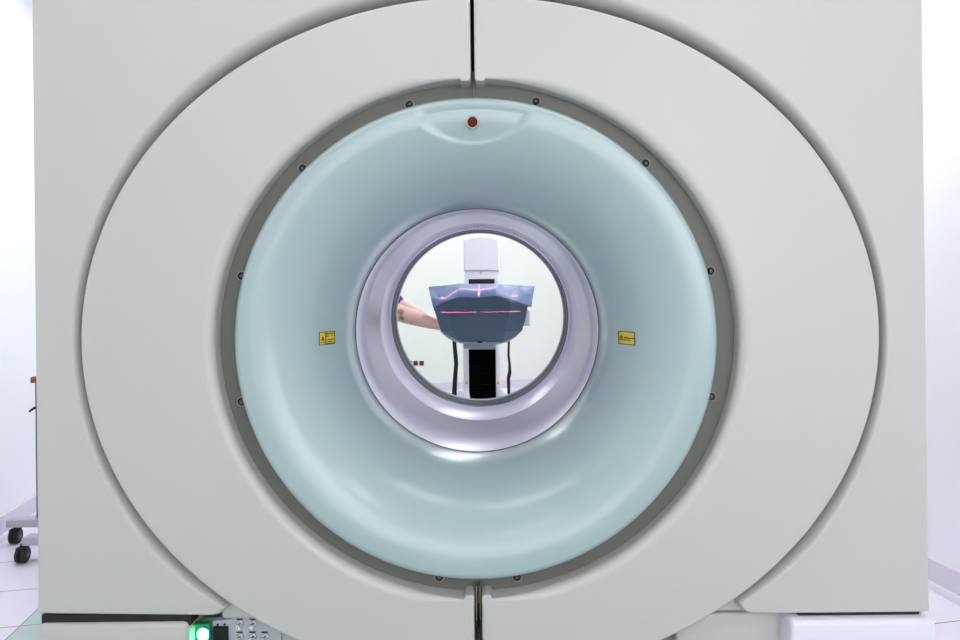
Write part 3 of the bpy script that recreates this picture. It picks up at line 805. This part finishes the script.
# ------------------------------------------------------------------ lasers: thin fans of real light
def laser(name, p, direction, up, half, w1, cross, energy):
    """spot whose emission is masked to thin sheets; local x = along the line, y = across"""
    ld = bpy.data.lights.new(name, 'SPOT'); ld.energy = energy; ld.color = (1, .10, .16); ld.spot_size = math.radians(100); ld.spot_blend = 0; ld.shadow_soft_size = 0.0
    ld.use_nodes = True; nt = ld.node_tree; N = nt.nodes; L = nt.links
    em = N['Emission']; tc = N.new('ShaderNodeTexCoord'); sp = N.new('ShaderNodeSeparateXYZ'); L.new(tc.outputs['Normal'], sp.inputs[0])
    def M(op, a, b=None):
        n = N.new('ShaderNodeMath'); n.operation = op
        for i, v in enumerate((a, b)):
            if v is None: continue
            if isinstance(v, (int, float)): n.inputs[i].default_value = v
            else: L.new(v, n.inputs[i])
        return n.outputs[0]
    X_ = M('DIVIDE', sp.outputs[0], sp.outputs[2]); Y_ = M('ABSOLUTE', M('DIVIDE', sp.outputs[1], sp.outputs[2]))
    X_ = M('MULTIPLY', X_, -1.0)
    a = M('MULTIPLY', M('LESS_THAN', Y_, w1), M('MULTIPLY', M('GREATER_THAN', X_, half[0]), M('LESS_THAN', X_, half[1])))
    if cross:
        b = M('MULTIPLY', M('LESS_THAN', M('ABSOLUTE', X_), cross[0]), M('LESS_THAN', Y_, cross[1]))
        a = M('MAXIMUM', a, b)
    L.new(a, em.inputs['Strength'])
    o = bpy.data.objects.new(name, ld); C.objects.link(o); o.location = p
    z = -Vector(direction).normalized(); x = Vector(up).normalized(); y = z.cross(x); 
    o.matrix_world = Matrix.Translation(p) @ Matrix((x, y, z)).transposed().to_4x4()
    return o
lx = S(479, 290, 1.66).x
hh = 2.40 - S(479, 290, 1.66).z
laser('laser_light_overhead', Vector((lx, 1.66, 2.40)), (0, 0, -1), (1, 0, 0), (-.190 / hh, .190 / hh), .006 / hh, (.0035 / hh, .125 / hh), 700)
lp = thing('added_laser_projector', (lx, 1.66, HC), 'added small white laser projector, unseen, hanging under the ceiling above the shell', 'laser projector')
MB().box((lx, 1.66, 2.50), (.16, .12, .10), bev=.01).build('projector_body', M_WHITE, lp)  # unseen housing added to carry the overhead laser light
MB().tube([(lx, 1.66, 2.54), (lx, 1.66, HC)], .02, 16).build('ceiling_rod', M_WHITE, lp)
MB().lathe([(.016, 0), (.016, .02), (.010, .02), (.010, .006)], (lx, 1.66, 2.452), (0, 0, -1), 24).build('lens_ring', M_DARK, lp)
zl = S(480, 312, 1.565).z
for sg, pxs in ((1, (479.3, 519)), (-1, (442.5, 479.3))):
    q0 = Vector((sg * .46, 1.168, zl)); dr = (Vector((sg * .1, 1.58, zl)) - q0).normalized(); side = Vector((0, 0, 1)).cross(-dr)
    ks = []
    for px in pxs:
        yy = 1.57 if px == 479.3 else 1.60
        d = Vector((S(px, 312, yy).x, yy, zl)) - q0; ks.append(d.dot(side) / d.dot(dr))
    laser('laser_light_side', q0, dr, side, (min(ks), max(ks)), .0036, None, 230)
    MB().lathe([(.0001, .0), (.02, .0), (.02, .014), (.0001, .014)], (sg * .46, 1.145, q0.z), (0, 1, 0), 24).build('added_laser_window', M_DARK, scan)  # unseen window added on the rear face as source of the side laser

# ------------------------------------------------------------------ the person behind the scanner
per = thing('person', (-1.0, 1.86, 0), 'person in blue scrubs behind the scanner reaching both bare forearms to the shell', 'person')
def skin_mesh(name, V, E, m, parent, root=0, sub=2, mats=None):
    """V: {key: (co, radius)}"""
    bm = bmesh.new(); keys = list(V); ly = bm.verts.layers.skin.verify(); bv = {}
    for k in keys:
        v = bm.verts.new(V[k][0]); rr = V[k][1]
        v[ly].radius = (rr, rr) if not isinstance(rr, tuple) else rr
        v[ly].use_root = (k == keys[root]); bv[k] = v
    for a, b in E: bm.edges.new((bv[a], bv[b]))
    me = bpy.data.meshes.new(name); bm.to_mesh(me); bm.free(); me.materials.append(m)
    o = bpy.data.objects.new(name, me); C.objects.link(o)
    o.parent = parent; o.matrix_parent_inverse = world_of(parent).inverted()
    sk = o.modifiers.new('skin', 'SKIN'); sk.use_smooth_shade = True
    ss = o.modifiers.new('sub', 'SUBSURF'); ss.levels = sub; ss.render_levels = sub
    return o
PY = 1.82
V = {'pelvis': ((-1.00, PY, .96), .125), 'waist': ((-.955, PY, 1.08), .115), 'chest': ((-.865, PY, 1.22), .135), 'upper': ((-.800, PY, 1.31), .115),
     'neck': ((-.745, PY, 1.395), .056), 'neck2': ((-.715, PY, 1.44), .054), 'skull': ((-.690, PY, 1.545), .098), 'crown': ((-.700, PY, 1.600), .082),
     'jaw': ((-.650, PY, 1.480), .060), 'chin': ((-.628, PY, 1.455), .034), 'nose': ((-.602, PY, 1.522), .016), 'tip': ((-.588, PY, 1.512), .011)}
E = [('pelvis', 'waist'), ('waist', 'chest'), ('chest', 'upper'), ('upper', 'neck'), ('neck', 'neck2'), ('neck2', 'skull'), ('skull', 'crown'), ('skull', 'jaw'), ('jaw', 'chin'), ('skull', 'nose'), ('nose', 'tip')]
ARM = {-1: dict(sh=(-.745, 1.665, 1.285), el=(-.505, 1.655, 1.072), f1=(-.422, 1.645, 1.050), f2=(-.330, 1.645, 1.020), wr=(-.226, 1.645, .984)),
       1: dict(sh=(-.745, 1.975, 1.285), el=(-.490, 1.965, 1.092), f1=(-.430, 1.950, 1.062), f2=(-.340, 1.930, 1.022), wr=(-.245, 1.895, .975))}
for s_ in (-1, 1):
    a = ARM[s_]; k = 'n' if s_ < 0 else 'f'
    V['sc' + k] = ((-.790, PY + s_ * .09, 1.315), .075); V['sh' + k] = (a['sh'], .058)
    m_ = [(a['sh'][i] + a['el'][i]) / 2 for i in range(3)]
    V['ua' + k] = (tuple(m_), .046)
    V['el' + k] = (a['el'], .041); V['f1' + k] = (a['f1'], .047 if s_ < 0 else .042); V['f2' + k] = (a['f2'], .042 if s_ < 0 else .037); V['wr' + k] = (a['wr'], (.026, .026))
    E += [('upper', 'sc' + k), ('sc' + k, 'sh' + k), ('sh' + k, 'ua' + k), ('ua' + k, 'el' + k), ('el' + k, 'f1' + k), ('f1' + k, 'f2' + k), ('f2' + k, 'wr' + k)]
    d = (Vector(a['wr']) - Vector(a['f2'])).normalized()
    if s_ > 0: d = (d + Vector((0, -.5, 0))).normalized()
    d.z *= .25; d.normalize()
    side_ = Vector((0, -s_, 0)); side_ = (side_ - d * side_.dot(d)).normalized(); dn = d.cross(side_); dn = dn if dn.z < 0 else -dn
    wv = Vector(a['wr']); pm = wv + d * .045
    V['pm' + k] = (tuple(pm), .024); E.append(('wr' + k, 'pm' + k))
    for fi, (off, L_) in enumerate(((-.030, .062), (-.010, .074), (.011, .080), (.031, .070))):
        base = wv + d * .088 + side_ * off
        p1 = base + d * L_ * .42 + dn * .006; p2 = p1 + d * L_ * .25 + dn * .018; p3 = p2 + d * L_ * .08 + dn * .022
        for nme, pt, rr in (('b', base, .0105), ('1', p1, .0088), ('2', p2, .0080), ('3', p3, .0070)): V['%s%d%s' % (nme, fi, k)] = (tuple(pt), rr)
        E += [('pm' + k, 'b%d%s' % (fi, k)), ('b%d%s' % (fi, k), '1%d%s' % (fi, k)), ('1%d%s' % (fi, k), '2%d%s' % (fi, k)), ('2%d%s' % (fi, k), '3%d%s' % (fi, k))]
    t1 = wv + d * .040 + side_ * .034 - dn * .002; t2 = t1 + d * .030 + side_ * .016 + dn * .008; t3 = t2 + d * .026 + side_ * .004 + dn * .010
    for nme, pt, rr in (('t1', t1, .0125), ('t2', t2, .0100), ('t3', t3, .0085)): V[nme + k] = (tuple(pt), rr)
    E += [('pm' + k, 't1' + k), ('t1' + k, 't2' + k), ('t2' + k, 't3' + k)]
    V['hip' + k] = ((-1.00, PY + s_ * .085, .90), .098); V['kn' + k] = ((-.975, PY + s_ * .11, .50), .060); V['cf' + k] = ((-.995, PY + s_ * .115, .36), .058)
    V['an' + k] = ((-1.02, PY + s_ * .12, .10), .038); V['ft' + k] = ((-.90, PY + s_ * .13, .040), .034)
    E += [('pelvis', 'hip' + k), ('hip' + k, 'kn' + k), ('kn' + k, 'cf' + k), ('cf' + k, 'an' + k), ('an' + k, 'ft' + k)]
    V['ear' + k] = ((-.700, PY + s_ * .088, 1.520), .016); E.append(('skull', 'ear' + k))
skin_marks(M_SKIN, [(P(400.5, 312, 3.182), .022), (P(401, 319, 3.182), .022)])
bodyp = skin_mesh('body', V, E, M_SKIN, per)
def sub_skin(name, keys, grow, m, extra=None, edges=None):
    V2 = {k: (V[k][0], (V[k][1] if not isinstance(V[k][1], tuple) else V[k][1][0]) + grow) for k in keys}
    if extra: V2.update(extra)
    E2 = [e for e in E if e[0] in V2 and e[1] in V2] + (edges or [])
    return skin_mesh(name, V2, E2, m, per)
ex = {}
for k, s_ in (('n', -1), ('f', 1)):
    a = ARM[s_]; el, f1 = Vector(a['el']), Vector(a['f1']); cu = el.lerp(f1, .85 if s_ > 0 else .4)
    ex['cuff' + k] = (tuple(cu), .054)
top_ = sub_skin('scrub_top', ['pelvis', 'waist', 'chest', 'upper', 'scn', 'shn', 'uan', 'eln', 'scf', 'shf', 'uaf', 'elf'], .015, M_BLUE, ex, [('eln', 'cuffn'), ('elf', 'cufff')])
sub_skin('scrub_trousers', ['pelvis', 'waist', 'hipn', 'knn', 'cfn', 'ann', 'hipf', 'knf', 'cff', 'anf'], .020, M_BLUE)
for s_ in (-1, 1):
    y = PY + s_ * .125
    skin_mesh('shoe', {'h': ((-1.045, y, .050), .046), 'm': ((-.97, y, .048), .044), 't': ((-.86, y + s_ * .01, .040), .038)}, [('h', 'm'), ('m', 't')], M_SHOE, per)
skin_mesh('hair', {'a': ((-.700, PY, 1.618), .092), 'b': ((-.722, PY, 1.575), .102), 'c': ((-.745, PY, 1.510), .075)}, [('a', 'b'), ('b', 'c')], M_HAIR, per)
for s_ in (-1, 1):
    e = MB().lathe([(.0001, -.011), (.006, -.009), (.010, -.004), (.011, 0), (.010, .004), (.006, .009), (.0001, .011)], (-.6080, PY + s_ * .030, 1.540), (1, 0, 0), 16).build('eye', M_EYE, per)
    MB().lathe([(.0001, .0118), (.005, .0108)], (-.6080, PY + s_ * .030, 1.540), (1, 0, 0), 16).build('iris', M_IRIS, e)
MB().tube([(-.608, PY - .020, 1.478), (-.602, PY, 1.477), (-.608, PY + .020, 1.478)], .006, 8).build('mouth', M_LIP, per)
